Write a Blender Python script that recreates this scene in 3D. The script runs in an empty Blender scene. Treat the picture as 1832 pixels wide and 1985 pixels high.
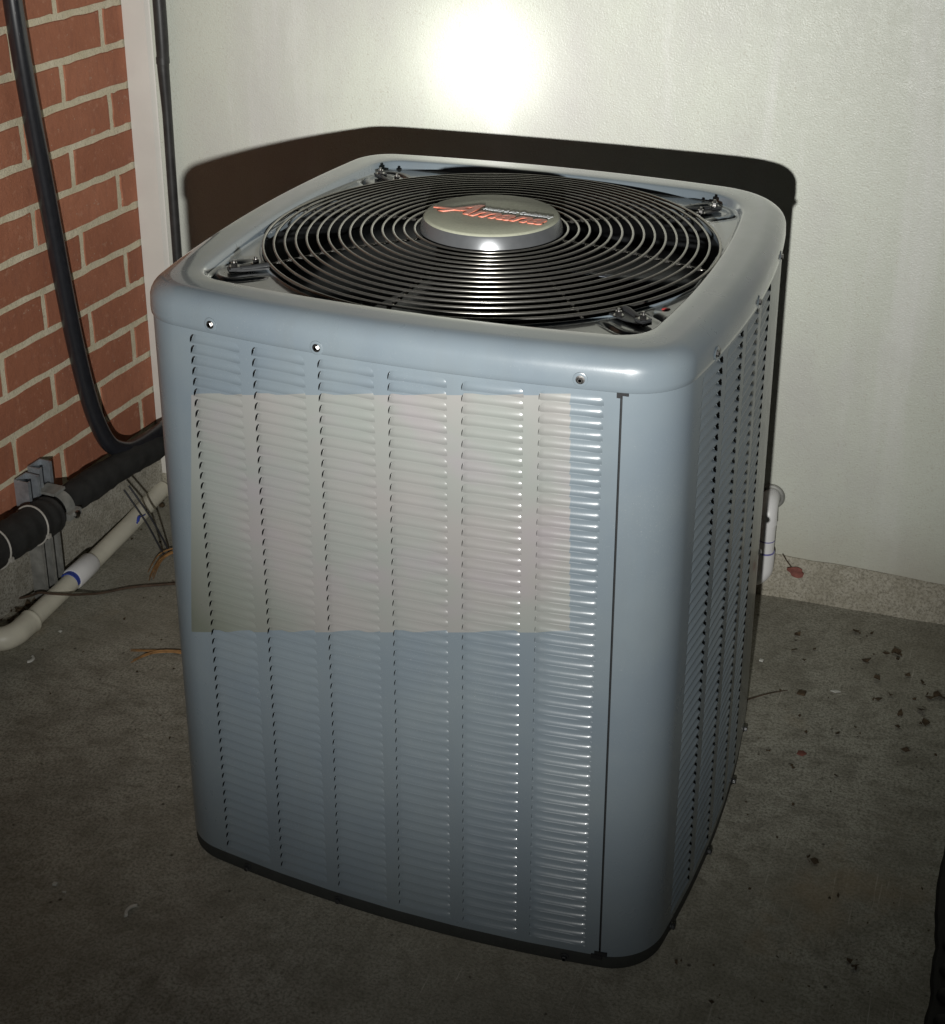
import bpy, math, random
from mathutils import Vector, Matrix
random.seed(11)
pi = math.pi
SC = bpy.context.scene
COL = SC.collection

# ------------------------------------------------------------------ camera, world, light, exposure
cam_d = bpy.data.cameras.new('camera')
cam = bpy.data.objects.new('camera', cam_d); COL.objects.link(cam)
cam.location = (0.64895, -1.77005, 1.45732)
cam.rotation_euler = (pi/2 - 0.37152, 0, 0.36461)
cam_d.sensor_fit = 'HORIZONTAL'; cam_d.sensor_width = 36
cam_d.lens = 36*2922.2/1832
cam_d.shift_y = (613.27 - 992.5)/1832
cam_d.clip_start = 0.02; cam_d.clip_end = 400
SC.camera = cam

world = bpy.data.worlds.new('World'); SC.world = world; world.use_nodes = True
bg = world.node_tree.nodes['Background']
bg.inputs[0].default_value = (0.55, 0.62, 0.8, 1); bg.inputs[1].default_value = 0.006

# a hand torch held below the camera, hot spot on the rear wall
LPOS = Vector((0.612, -1.9666, 1.099)); AIM = Vector((-0.238, 0.6046, 0.930))
AX = (AIM - LPOS).normalized()
ld = bpy.data.lights.new('hand_torch', 'SPOT')
ld.energy = 39.5; ld.shadow_soft_size = 0.014; ld.spot_size = math.radians(150); ld.spot_blend = 0.3
ld.color = (1, 0.995, 0.965)
lo = bpy.data.objects.new('hand_torch', ld); COL.objects.link(lo)
lo.location = LPOS; lo.rotation_euler = AX.to_track_quat('-Z', 'Y').to_euler()
ld.use_nodes = True
def beam(nt):
    em = next(n for n in nt.nodes if n.type == 'EMISSION')
    def mth(op, a, b=None, c=None):
        n = nt.nodes.new('ShaderNodeMath'); n.operation = op
        for i, v in enumerate((a, b, c)):
            if v is None: continue
            if isinstance(v, (int, float)): n.inputs[i].default_value = v
            else: nt.links.new(v, n.inputs[i])
        return n.outputs[0]
    g = nt.nodes.new('ShaderNodeNewGeometry')
    d = nt.nodes.new('ShaderNodeVectorMath'); d.operation = 'DOT_PRODUCT'
    nt.links.new(g.outputs['Incoming'], d.inputs[0]); d.inputs[1].default_value = AX
    ang = mth('MULTIPLY', mth('ARCCOSINE', mth('MINIMUM', mth('ABSOLUTE', d.outputs['Value']), 1.0)), 57.29578)
    def gauss(amp, w):
        q = mth('DIVIDE', ang, w)
        return mth('MULTIPLY', mth('EXPONENT', mth('MULTIPLY', mth('MULTIPLY', q, q), -1.0)), amp)
    def logi(amp, c, w):
        return mth('DIVIDE', amp, mth('ADD', mth('EXPONENT', mth('DIVIDE', mth('SUBTRACT', ang, c), w)), 1.0))
    s = mth('ADD', mth('ADD', gauss(HOT[0], HOT[1]), gauss(MID[0], MID[1])), mth('ADD', logi(*SPILL), 0.08))
    nt.links.new(s, em.inputs['Strength'])
HOT = (11, 2.1); MID = (6.6, 11.5); SPILL = (3.9, 25.6, 2.5)
beam(ld.node_tree)

SC.view_settings.view_transform = 'Standard'; SC.view_settings.look = 'None'
SC.view_settings.exposure = 0.0; SC.view_settings.gamma = 1.0
SC.view_settings.use_curve_mapping = False
SC.render.engine = 'CYCLES'
SC.cycles.max_bounces = 8
SC.cycles.sample_clamp_indirect = 4

# ------------------------------------------------------------------ helpers
def link(o, parent=None):
    COL.objects.link(o)
    if parent is not None: o.parent = parent
    return o
def tag(o, label=None, cat=None, group=None, kind=None):
    if label: o['label'] = label
    if cat: o['category'] = cat
    if group: o['group'] = group
    if kind: o['kind'] = kind
    return o
def empty(name, loc=(0, 0, 0), rz=0):
    o = bpy.data.objects.new(name, None); o.location = loc; o.rotation_euler = (0, 0, rz)
    o.empty_display_size = 0.05
    return link(o)
def mk(name, verts, faces, mat, smooth=True, angle=35):
    me = bpy.data.meshes.new(name)
    me.from_pydata([tuple(v) for v in verts], [], [tuple(f) for f in faces]); me.update()
    if mat: me.materials.append(mat)
    if smooth:
        me.polygons.foreach_set('use_smooth', [True]*len(me.polygons))
        if angle < 180: me.set_sharp_from_angle(angle=math.radians(angle))
    return me
def ob(name, me, parent=None, loc=(0, 0, 0), rot=(0, 0, 0)):
    o = bpy.data.objects.new(name, me); o.location = loc; o.rotation_euler = rot
    return link(o, parent)
class MB:
    def __init__(s): s.v = []; s.f = []
    def add(s, v, f, M=None):
        b = len(s.v)
        s.v += [tuple(M @ Vector(p)) if M is not None else tuple(p) for p in v]
        s.f += [tuple(i + b for i in q) for q in f]; return s
    def box(s, x0, x1, y0, y1, z0, z1, M=None):
        v = [(x0,y0,z0),(x1,y0,z0),(x1,y1,z0),(x0,y1,z0),(x0,y0,z1),(x1,y0,z1),(x1,y1,z1),(x0,y1,z1)]
        return s.add(v, [(3,2,1,0),(4,5,6,7),(0,1,5,4),(1,2,6,5),(2,3,7,6),(3,0,4,7)], M)
    def tube(s, pts, r, seg=16, closed=False, cap=True, M=None):
        P = [Vector(p) for p in pts]; n = len(P)
        rr = r if isinstance(r, (list, tuple)) else [r]*n
        T = []
        for i in range(n):
            a = P[(i-1) % n] if (closed or i > 0) else P[i]
            b = P[(i+1) % n] if (closed or i < n-1) else P[i]
            T.append((b - a).normalized())
        up = Vector((0, 0, 1)) if abs(T[0].z) < .9 else Vector((1, 0, 0))
        N = (up - T[0]*up.dot(T[0])).normalized()
        v = []; f = []
        for i in range(n):
            N = (N - T[i]*N.dot(T[i])).normalized(); B = T[i].cross(N)
            for k in range(seg):
                a = 2*pi*k/seg
                v.append(P[i] + (N*math.cos(a) + B*math.sin(a))*rr[i])
        m = n if closed else n-1
        for i in range(m):
            j = (i+1) % n
            for k in range(seg):
                l = (k+1) % seg
                f.append((i*seg+k, j*seg+k, j*seg+l, i*seg+l)[::-1])
        if cap and not closed:
            f.append(tuple(range(seg))); f.append(tuple(range((n-1)*seg, n*seg))[::-1])
        return s.add(v, f, M)
    def lathe(s, prof, seg=32, M=None, cap=True):
        v = []; f = []; n = len(prof)
        for r, z in prof:
            for k in range(seg):
                a = 2*pi*k/seg; v.append((r*math.cos(a), r*math.sin(a), z))
        for i in range(n-1):
            for k in range(seg):
                l = (k+1) % seg
                f.append((i*seg+k, i*seg+l, (i+1)*seg+l, (i+1)*seg+k))
        if cap:
            f.append(tuple(range(seg))[::-1]); f.append(tuple(range((n-1)*seg, n*seg)))
        return s.add(v, f, M)
    def build(s, name, mat, parent=None, smooth=True, angle=62, loc=(0,0,0), rot=(0,0,0)):
        return ob(name, mk(name, s.v, s.f, mat, smooth, angle), parent, loc, rot)
def crom(pts, sub=6):
    P = [Vector(p) for p in pts]; out = []
    for i in range(len(P)-1):
        a = P[max(i-1, 0)]; b = P[i]; c = P[i+1]; d = P[min(i+2, len(P)-1)]
        for k in range(sub):
            t = k/sub
            out.append(0.5*((2*b) + (c-a)*t + (2*a-5*b+4*c-d)*t*t + (-a+3*b-3*c+d)*t**3))
    out.append(P[-1]); return out

# ------------------------------------------------------------------ materials
def mat(name, col=(.5, .5, .5), rough=.5, metal=0, spec=.5, coat=0):
    m = bpy.data.materials.new(name); m.use_nodes = True
    b = m.node_tree.nodes['Principled BSDF']
    b.inputs['Base Color'].default_value = (*col, 1); b.inputs['Roughness'].default_value = rough
    b.inputs['Metallic'].default_value = metal; b.inputs['Specular IOR Level'].default_value = spec
    if coat: b.inputs['Coat Weight'].default_value = coat; b.inputs['Coat Roughness'].default_value = .12
    return m
class NT:
    def __init__(s, m): s.m = m; s.nt = m.node_tree; s.b = s.nt.nodes['Principled BSDF']
    def n(s, t, **kw):
        q = s.nt.nodes.new(t)
        for k, v in kw.items(): setattr(q, k, v)
        return q
    def lk(s, a, b): s.nt.links.new(a, b)
    def setv(s, sock, v):
        if hasattr(v, 'links') or hasattr(v, 'is_linked'): s.lk(v, sock)
        else:
            try: sock.default_value = v
            except Exception: sock.default_value = (*v, 1)
    def coord(s, scale=(1, 1, 1), kind='Object', obj=None, rot=(0, 0, 0)):
        t = s.n('ShaderNodeTexCoord')
        if obj: t.object = obj
        mp = s.n('ShaderNodeMapping'); mp.inputs['Scale'].default_value = scale; mp.inputs['Rotation'].default_value = rot
        s.lk(t.outputs[kind], mp.inputs[0]); return mp.outputs[0]
    def world(s, scale=(1, 1, 1), rot=(0, 0, 0)):
        g = s.n('ShaderNodeNewGeometry'); mp = s.n('ShaderNodeMapping')
        mp.inputs['Scale'].default_value = scale; mp.inputs['Rotation'].default_value = rot
        s.lk(g.outputs['Position'], mp.inputs[0]); return mp.outputs[0]
    def noise(s, vec, scale, detail=4, rough=.55, dist=0):
        q = s.n('ShaderNodeTexNoise'); q.inputs['Scale'].default_value = scale
        q.inputs['Detail'].default_value = detail; q.inputs['Roughness'].default_value = rough
        q.inputs['Distortion'].default_value = dist
        s.lk(vec, q.inputs['Vector']); return q.outputs['Fac']
    def vor(s, vec, scale, feature='F1'):
        q = s.n('ShaderNodeTexVoronoi'); q.feature = feature; q.inputs['Scale'].default_value = scale
        s.lk(vec, q.inputs['Vector']); return q.outputs['Distance']
    def ramp(s, fac, stops):
        q = s.n('ShaderNodeValToRGB'); e = q.color_ramp.elements
        while len(e) < len(stops): e.new(0.5)
        for i, (p, c) in enumerate(stops):
            e[i].position = p
            if isinstance(c, (int, float)): c = (c, c, c)
            e[i].color = (*c, 1)
        s.lk(fac, q.inputs[0]); return q.outputs[0]
    def mix(s, fac, a, b, mode='MIX'):
        q = s.n('ShaderNodeMix'); q.data_type = 'RGBA'; q.blend_type = mode
        s.setv(q.inputs[0], fac); s.setv(q.inputs[6], a); s.setv(q.inputs[7], b); return q.outputs[2]
    def math(s, op, a, b=0.0):
        q = s.n('ShaderNodeMath'); q.operation = op; s.setv(q.inputs[0], a); s.setv(q.inputs[1], b); return q.outputs[0]
    def bump(s, h, strength=.3, dist=.002, chain=None):
        q = s.n('ShaderNodeBump'); q.inputs['Strength'].default_value = strength; q.inputs['Distance'].default_value = dist
        s.lk(h, q.inputs['Height'])
        if chain is not None: s.lk(chain, q.inputs['Normal'])
        return q.outputs[0]
    def base(s, c): s.setv(s.b.inputs['Base Color'], c)
    def rough(s, c): s.setv(s.b.inputs['Roughness'], c)
    def normal(s, c): s.lk(c, s.b.inputs['Normal'])

unit = empty('air_conditioner')
tag(unit, 'blue grey outdoor air conditioning unit with louvred sides and a round fan guard on top', 'air conditioner')

def paint(name, patch=False, coat=1.0):
    m = mat(name, (.18, .21, .23), .32, 0, .5, coat)
    m.node_tree.nodes['Principled BSDF'].inputs['Coat Roughness'].default_value = .07
    m.node_tree.nodes['Principled BSDF'].inputs['Coat IOR'].default_value = 1.5 + .17*(coat > .9)
    t = NT(m); w = t.coord(obj=unit)
    n1 = t.noise(w, 9, 3)
    c = t.mix(t.ramp(n1, [(.35, 0), (.7, 1)]), (.131, .159, .182), (.147, .175, .192))
    dust = t.ramp(t.noise(w, 900, 2, .7), [(.66, 0), (.74, 1)])
    dz = t.math('MULTIPLY', dust, t.ramp(t.noise(w, 14, 3), [(.42, 0), (.7, .7)]))
    c = t.mix(dz, c, (.42, .42, .39))
    scr = t.ramp(t.noise(t.coord((3, 90, 160), obj=unit, rot=(.2, .1, .3)), 3, 2, .6), [(.74, 0), (.78, .45)])
    c = t.mix(t.math('MULTIPLY', scr, t.ramp(t.noise(w, 7, 2), [(.55, 0), (.65, 1)])), c, (.36, .37, .36))
    gr = t.ramp(t.noise(t.coord((14, 14, 2.2), obj=unit), 1.6, 5, .65), [(.5, 0), (.75, .28)])
    c = t.mix(gr, c, (.125, .14, .145))
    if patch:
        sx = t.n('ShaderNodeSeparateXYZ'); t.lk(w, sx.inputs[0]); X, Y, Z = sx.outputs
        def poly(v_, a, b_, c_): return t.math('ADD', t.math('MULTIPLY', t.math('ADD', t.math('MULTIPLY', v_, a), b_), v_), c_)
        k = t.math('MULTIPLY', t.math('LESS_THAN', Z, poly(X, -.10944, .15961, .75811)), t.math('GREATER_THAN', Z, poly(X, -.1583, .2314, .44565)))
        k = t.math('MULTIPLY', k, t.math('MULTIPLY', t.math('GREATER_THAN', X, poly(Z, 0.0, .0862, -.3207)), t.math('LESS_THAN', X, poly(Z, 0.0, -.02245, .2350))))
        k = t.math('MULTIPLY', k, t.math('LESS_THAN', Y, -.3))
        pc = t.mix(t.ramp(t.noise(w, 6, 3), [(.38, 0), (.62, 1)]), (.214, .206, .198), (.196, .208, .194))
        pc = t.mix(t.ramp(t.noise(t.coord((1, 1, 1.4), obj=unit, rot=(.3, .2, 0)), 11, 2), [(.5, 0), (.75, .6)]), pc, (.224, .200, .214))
        vignette = t.ramp(t.math('ADD', t.math('ADD', t.math('MULTIPLY', X, 1.0), t.math('MULTIPLY', Z, 1.1)), t.math('MULTIPLY', t.noise(w, 7, 4), .12)), [(.20, .9), (.46, 0)])  # vignette shading put into the patch colour, darkest at its lower left
        pc = t.mix(vignette, pc, (.10, .11, .085))
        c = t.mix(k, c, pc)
    t.base(c)
    t.rough(t.ramp(t.noise(w, 30, 3), [(.3, .26), (.7, .34)]))
    t.normal(t.bump(t.noise(w, 420, 2), .05, .0006))
    return m
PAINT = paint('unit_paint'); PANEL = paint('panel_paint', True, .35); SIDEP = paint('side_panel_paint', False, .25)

def simple(name, col, rough=.5, metal=0, spec=.5, var=.15, nscale=60, bump=.1, coat=0):
    m = mat(name, col, rough, metal, spec, coat); t = NT(m); w = t.coord()
    lo_ = tuple(max(0, c*(1-var)) for c in col); hi = tuple(min(1, c*(1+var)) for c in col)
    t.base(t.mix(t.ramp(t.noise(w, nscale, 4), [(.3, 0), (.7, 1)]), lo_, hi))
    t.normal(t.bump(t.noise(w, nscale*6, 3), bump, .0008))
    return m
BASEM = simple('base_pan_plastic', (.022, .024, .022), .7, bump=.2)
BLACKW = simple('dark_wire_coating', (.25, .24, .22), .24, .9, .75, nscale=200, bump=.01)
BLACKM = simple('black_metal', (.02, .021, .022), .4, nscale=80)
DARK = simple('dark_interior', (.008, .008, .009), .8)
BLADE = simple('fan_blade_metal', (.06, .065, .075), .35, .6)
SCREW = simple('zinc_screw', (.35, .34, .33), .28, 1, nscale=300, bump=.05)
HUBTOP = simple('hub_plastic', (.27, .275, .21), .62, 0, .4, .08, 300, .35)
HUBSIDE = simple('hub_gloss_plastic', (.14, .145, .15), .27, .6, .6, .08, 80, .02)
RED = simple('red_lettering', (.50, .15, .095), .45, nscale=200)
GREYL = simple('grey_lettering', (.33, .34, .345), .35, nscale=200)
REDDAB = simple('red_paint_dab', (.45, .05, .05), .4)
RUBBER = simple('black_foam_insulation', (.022, .022, .021), .75, 0, .35, .3, 40, .5)
CABLEM = simple('black_cable_sheath', (.014, .015, .019), .30, 0, 1.0, .2, 90, .02)
CONDM = simple('black_conduit', (.03, .029, .028), .42, 0, .4, .25, 40, .1)
PVC = simple('aged_pvc', (.66, .63, .52), .42, 0, .5, .1, 14, .06)
PVCW = simple('white_pvc', (.74, .73, .72), .38, 0, .5, .05, 14, .04)
BLUE = simple('blue_primer', (.03, .06, .33), .5)
PURPLE = simple('purple_primer', (.17, .16, .38), .5)
GALV = simple('galvanised_steel', (.36, .39, .42), .42, .55, .5, .2, 70, .1)
GALVD = simple('weathered_galvanised_steel', (.27, .27, .25), .6, .3, .5, .3, 40, .2)
TIE = simple('white_nylon_tie', (.42, .40, .36), .45)
STRAW = simple('dry_straw', (.30, .16, .06), .7, 0, .3, .4, 80)
TWIG = simple('thin_twig', (.07, .045, .03), .8, 0, .3, .3, 80)
LEAFR = simple('dead_red_leaf', (.19, .065, .05), .7, 0, .3, .35, 90, .4)
LEAFD = simple('dark_leaf_litter', (.075, .052, .030), .8, 0, .3, .5, 90, .4)
CHIP = simple('white_chip', (.55, .55, .5), .6)
MATM = simple('black_rubber_mat', (.009, .008, .006), .7, 0, .3, .3, 60, .4)

def m_wall():
    m = mat('painted_render', (.7, .68, .62), .42, 0, .5); t = NT(m); w = t.world()
    c = t.mix(t.ramp(t.noise(w, 2.2, 4), [(.3, 0), (.7, 1)]), (.52, .535, .465), (.57, .59, .515))
    spk = t.ramp(t.noise(w, 300, 3, .65), [(.33, 1), (.43, 0)])
    c = t.mix(t.math('MULTIPLY', spk, .5), c, (.40, .37, .30))
    pit = t.ramp(t.vor(w, 42), [(.02, 1), (.05, 0)])
    c = t.mix(t.math('MULTIPLY', pit, .3), c, (.25, .22, .18))
    # faint wiped streaks running down the paint
    st = t.noise(t.world((9, 9, .9), (0, .14, 0)), 1.0, 4, .6)
    c = t.mix(t.ramp(st, [(.54, 0), (.68, .5)]), c, (.68, .67, .65))
    c = t.mix(t.ramp(t.noise(t.world((1, 1, .5)), 3.1, 5, .6), [(.45, 0), (.66, .75)]), c, (.47, .455, .435))
    # splash dirt close to the ground
    g = t.n('ShaderNodeNewGeometry'); sx = t.n('ShaderNodeSeparateXYZ'); t.lk(g.outputs['Position'], sx.inputs[0])
    zz = t.math('ADD', sx.outputs[2], t.math('MULTIPLY', t.noise(w, 9, 5), .16))
    c = t.mix(t.ramp(zz, [(.12, .45), (.28, 0)]), c, (.40, .36, .27))
    t.base(c)
    t.rough(t.ramp(t.noise(w, 60, 3), [(.3, .36), (.7, .5)]))
    b1 = t.bump(t.noise(w, 26, 4), .18, .004)
    t.normal(t.bump(t.noise(w, 340, 2, .6), .7, .0012, b1))
    return m
WALLM = m_wall()
def m_conc(name, a, b, dark, sc=1.0, floor=False):
    m = mat(name, a, .85, 0, .35); t = NT(m); w = t.world()
    c = t.mix(t.ramp(t.noise(w, 3.2*sc, 6, .6, .4), [(.35, 0), (.66, 1)]), a, b)
    c = t.mix(t.ramp(t.noise(w, 14*sc, 8, .72), [(.45, 0), (.64, .6)]), c, dark)
    c = t.mix(t.ramp(t.noise(w, 55*sc, 6, .75), [(.50, 0), (.66, .7)]), c, dark)
    c = t.mix(t.ramp(t.noise(w, 240, 3, .75), [(.36, .75), (.56, 0)]), c, tuple(x*.55 for x in dark))
    if floor:
        c = t.mix(t.ramp(t.noise(w, 1.5, 4, .6), [(.42, 0), (.62, .6)]), c, (.20, .185, .14))
        # broom scratches, several directions
        for i, rz in enumerate((.5, -.35, 1.2)):
            s_ = t.noise(t.world((260, 9, 1), (0, 0, rz)), 1.0, 3, .7, .3)
            k = t.math('MULTIPLY', t.ramp(s_, [(.62, 0), (.72, .5)]), t.ramp(t.noise(w, 4+i, 3), [(.5, 0), (.62, 1)]))
            c = t.mix(k, c, (.60, .57, .49))
        rust = t.ramp(t.noise(w, 2.7, 5, .65), [(.60, 0), (.70, .35)])
        c = t.mix(rust, c, (.36, .26, .15))
        spot = t.ramp(t.vor(t.world((1, 1, 0)), 34), [(.05, .9), (.12, 0)])
        spot = t.math('MULTIPLY', spot, t.ramp(t.noise(w, 40, 2), [(.50, 0), (.56, 1)]))
        c = t.mix(spot, c, (.05, .042, .03))
        sp2 = t.ramp(t.vor(t.world((1, 1, 0)), 90), [(.035, .9), (.06, 0)])
        sp2 = t.math('MULTIPLY', sp2, t.ramp(t.noise(w, 23, 2), [(.54, 0), (.6, 1)]))
        c = t.mix(sp2, c, (.5, .48, .4))
    t.base(c)
    b1 = t.bump(t.noise(w, 30*sc, 6, .65), .35, .004)
    t.normal(t.bump(t.noise(w, 320, 3, .7), .6, .0012, b1))
    return m
FLOORM = m_conc('stained_concrete', (.355, .345, .288), (.53, .515, .435), (.175, .163, .126), 1.0, True)
FOOTM = m_conc('footing_concrete', (.42, .39, .32), (.50, .47, .39), (.29, .265, .20), 2.0)
FOUNDM = m_conc('foundation_concrete', (.38, .36, .30), (.47, .45, .39), (.25, .23, .18), 2.0)
def m_brick(name, a, b):
    m = mat(name, a, .8, 0, .3); t = NT(m); w = t.world()
    oi = t.n('ShaderNodeObjectInfo')
    c = t.mix(t.ramp(t.noise(w, 16, 5, .6), [(.3, 0), (.7, 1)]), a, b)
    c = t.mix(t.math('MULTIPLY', oi.outputs['Random'], .8), c, (.29, .108, .060))
    c = t.mix(t.ramp(t.noise(w, 7, 6, .7), [(.5, 0), (.72, .45)]), c, (.24, .105, .07))
    c = t.mix(t.ramp(t.noise(w, 70, 4, .7), [(.58, 0), (.68, .45)]), c, (.50, .26, .17))
    c = t.mix(t.ramp(t.noise(t.world((1, 1, 1.6)), 28, 3, .6), [(.68, 0), (.74, .3)]), c, (.55, .50, .38))
    c = t.mix(t.ramp(t.noise(t.world((30, 30, 6)), 4, 4), [(.5, 0), (.75, .35)]), c, (.24, .10, .07))
    c = t.mix(t.ramp(t.vor(w, 55), [(.04, .8), (.09, 0)]), c, (.45, .34, .26))
    t.base(c)
    b1 = t.bump(t.noise(w, 45, 6, .65), .55, .004)
    t.normal(t.bump(t.noise(w, 380, 3, .7), .6, .001, b1)); return m
BRICKM = m_brick('red_brick', (.37, .145, .082), (.45, .185, .108))
def m_mortar():
    m = mat('mortar', (.5, .45, .33), .9, 0, .2); t = NT(m); w = t.world()
    c = t.mix(t.ramp(t.noise(w, 20, 5, .6), [(.3, 0), (.7, 1)]), (.56, .50, .35), (.68, .62, .47))
    c = t.mix(t.ramp(t.noise(w, 300, 3, .7), [(.3, .6), (.45, 0)]), c, (.26, .23, .16))
    t.base(c); b1 = t.bump(t.noise(w, 60, 5, .65), .6, .004)
    t.normal(t.bump(t.noise(w, 320, 3, .7), .7, .0015, b1)); return m
MORTAR = m_mortar()

# ------------------------------------------------------------------ the setting
me = mk('ground', [(-60, -60, 0), (60, -60, 0), (60, 60, 0), (-60, 60, 0)], [(0, 1, 2, 3)], FLOORM, False)
tag(ob('ground', me), kind='structure')

# rear wall frame: W(s, z, off): s runs along the wall from the brick corner
WP = Vector((-.92107, .57144, 0)); WDIR = Vector((.998870, .047535, 0)); WN = Vector((.047535, -.998870, 0))
MW = Matrix(((WDIR.x, -WN.x, 0, WP.x), (WDIR.y, -WN.y, 0, WP.y), (0, 0, 1, 0), (0, 0, 0, 1)))   # x along, y into the wall, z up
def W(s, z, off=0): p = WP + WDIR*s + WN*off; return Vector((p.x, p.y, z))
rw = empty('rear_wall', WP, math.atan2(WDIR.y, WDIR.x))
tag(rw, 'pale painted rendered wall behind the unit with bare concrete footing', 'wall')
b = MB(); n = 90
xs = [-.1 + 3.6*i/n for i in range(n+1)]
zb = [.081 - .0085*min(1, max(0, (x-1.24)/.3)) + random.uniform(-.0018, .0018) for x in xs]
v = []; f = []
for x, z in zip(xs, zb): v += [(x, 0, z), (x, 0, 2.6), (x, .2, z), (x, .2, 2.6)]
for i in range(n):
    a = i*4; c = a+4; f += [(a, c, c+1, a+1), (a+2, a, c, c+2)[::-1], (a+1, c+1, c+3, a+3), (c+2, a+2, a+3, c+3)[::-1]]
b.add(v, f); b.build('rendered_face', WALLM, rw, False)
v = []; f = []; xs2 = xs
for i, x in enumerate(xs2):
    t_ = zb[i] - .0005; o = random.uniform(-.0015, .0015)
    v += [(x, -.012+o, 0), (x, -.009+o, t_*.55), (x, -.006+o, t_-.005), (x, -.001, t_), (x, .2, t_)]
for i in range(n):
    for k in range(4): a = i*5+k; f.append((a, a+5, a+6, a+1))
MB().add(v, f).build('footing', FOOTM, rw, True, 40)
bt = MB()
bt.add([(.001,-.002,.0),(.052,-.002,0),(.054,-.0005,0),(.001,-.002,2.6),(.052,-.002,2.6),(.054,-.0005,2.6),
        (.001,-.009,0),(.047,-.009,0),(.001,-.009,2.6),(.047,-.009,2.6)],
       [(6,7,9,8),(7,1,4,9),(1,2,5,4)])
TRIMM = simple('trim_paint', (.64, .61, .56), .5, 0, .45, .05, 10, .2)
bt.build('corner_trim', TRIMM, rw, False)

# brick wall frame
BP = Vector((-.92107, .57144, 0)); BD = Vector((.042336, .999103, 0)); BN = Vector((.999103, -.042336, 0))
def Bp(s, z, off=0): p = BP + BD*s + BN*off; return Vector((p.x, p.y, z))
bw = empty('brick_wall', BP, math.atan2(BD.y, BD.x))       # local x along the wall, local y away from the camera side
tag(bw, 'red brick wall with cream mortar joints above a concrete foundation', 'wall')
Z12, HB = .15864, .07658
MB().box(-1.75, .0, .0009, .12, Z12-.004, Z12+HB*18).build('mortar', MORTAR, bw, False)
fv = []; ff = []; n = 60
for i in range(n+1):
    x = -1.75 + 1.75*i/n; o = random.uniform(-.0012, .0012)
    fv += [(x, -.006+o, 0), (x, -.005+o, .07), (x, -.003+o, Z12-.008), (x, .0015, Z12-.0045), (x, .1, Z12-.0045)]
for i in range(n):
    for k in range(4): a = i*5+k; ff.append((a, a+5, a+6, a+1))
MB().add(fv, ff).build('foundation', FOUNDM, bw, True, 40)
def brick_mesh(L, H, seed):
    R = random.Random(seed); N = 26; v = []
    per = 2*(L+H); j = .0013
    def pt(u, inset):
        u *= per; a, h = L-2*inset, H-2*inset
        if u < L: q = (inset + u/L*a, inset)
        elif u < L+H: q = (L-inset, inset + (u-L)/H*h)
        elif u < 2*L+H: q = (L-inset-(u-L-H)/L*a, H-inset)
        else: q = (inset, H-inset-(u-2*L-H)/H*h)
        return q
    us = sorted([0, L/per, (L+H)/per, (2*L+H)/per] + [(i+.5)/ (N-4) for i in range(N-4)])
    jit = [(R.uniform(-j, j), R.uniform(-j, j)) for _ in us]
    for d, ins in ((.03, .0), (.0005, .0), (-.0016, .0011)):
        for u, (a, c) in zip(us, jit):
            x, z = pt(u, ins); v.append((x + (a if d < .02 else 0), d, z + (c if d < .02 else 0)))
    f = []; M = len(us)
    for r in range(2):
        for i in range(M):
            k = (i+1) % M; f.append((r*M+i, r*M+k, (r+1)*M+k, (r+1)*M+i))
    f.append(tuple(range(2*M, 3*M)))
    return mk('brick', v, f, BRICKM, False)
MT = .0132; full = [brick_mesh(.2437-MT, HB-MT, k) for k in range(6)]; cuts = {}
for k in range(18):
    off = (-.0615 if k % 2 == 0 else -.1845) - .0018*(k-5) + random.uniform(-.002, .002)
    s1 = 0.0; heads = [off - .2437*j for j in range(7)]
    z = Z12 + k*HB + MT*.5
    # end brick
    L = -heads[0] - MT*.5 - .0015
    ob('brick', brick_mesh(L, HB-MT, 100+k), bw, (heads[0]+MT*.5, random.uniform(-.0006, .0006), z))
    for j in range(6):
        s0 = heads[j+1] + MT*.5
        if s0 < -1.72: break
        ob('brick', random.choice(full), bw, (s0 + random.uniform(-.001, .001), random.uniform(-.0008, .0008), z + random.uniform(-.0006, .0006)),
           (0, random.uniform(-.004, .004), 0))

# ------------------------------------------------------------------ the unit: outline
H_, BOW = .33, .02825
def yf(x): return -(H_ + BOW*(1-(x/H_)**2))
RADII = (.055, .09, .055, .055)          # front right, rear right, rear left, front left
def outline(r=.055, d=0.0, n=28, m=18):
    o = []; ex = r - .055
    for i in range(4):
        L0 = H_ - RADII[i-1] - ex; L1 = H_ - RADII[i] - ex
        q = [Vector((-L0+(L0+L1)*k/(n-1), yf(-L0+(L0+L1)*k/(n-1)), 0)) for k in range(n)]
        yL = H_ + BOW*(1-(L1/H_)**2); s = 2*BOW*L1/H_**2
        P0 = Vector((L1, -yL, 0)); P3 = Vector((yL, -L1, 0)); t0 = Vector((1, s, 0)).normalized(); t3 = Vector((s, 1, 0)).normalized()
        dt = t0.x*t3.y - t0.y*t3.x; w = P3-P0
        u = (w.x*t3.y - w.y*t3.x)/dt; vv = (t0.x*w.y - t0.y*w.x)/dt
        P1 = P0 + t0*u*.6; P2 = P3 - t3*vv*.6
        for k in range(1, m-1):
            t = k/(m-1); q.append(P0*(1-t)**3 + P1*3*(1-t)**2*t + P2*3*(1-t)*t*t + P3*t**3)
        c, sn = round(math.cos(i*pi/2)), round(math.sin(i*pi/2))
        o += [Vector((p.x*c - p.y*sn, p.x*sn + p.y*c, 0)) for p in q]
    N = len(o); res = []
    for i in range(N):
        tg = (o[(i+1) % N] - o[i-1]).normalized(); res.append(o[i] + Vector((tg.y, -tg.x, 0))*d)
    return res
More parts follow.
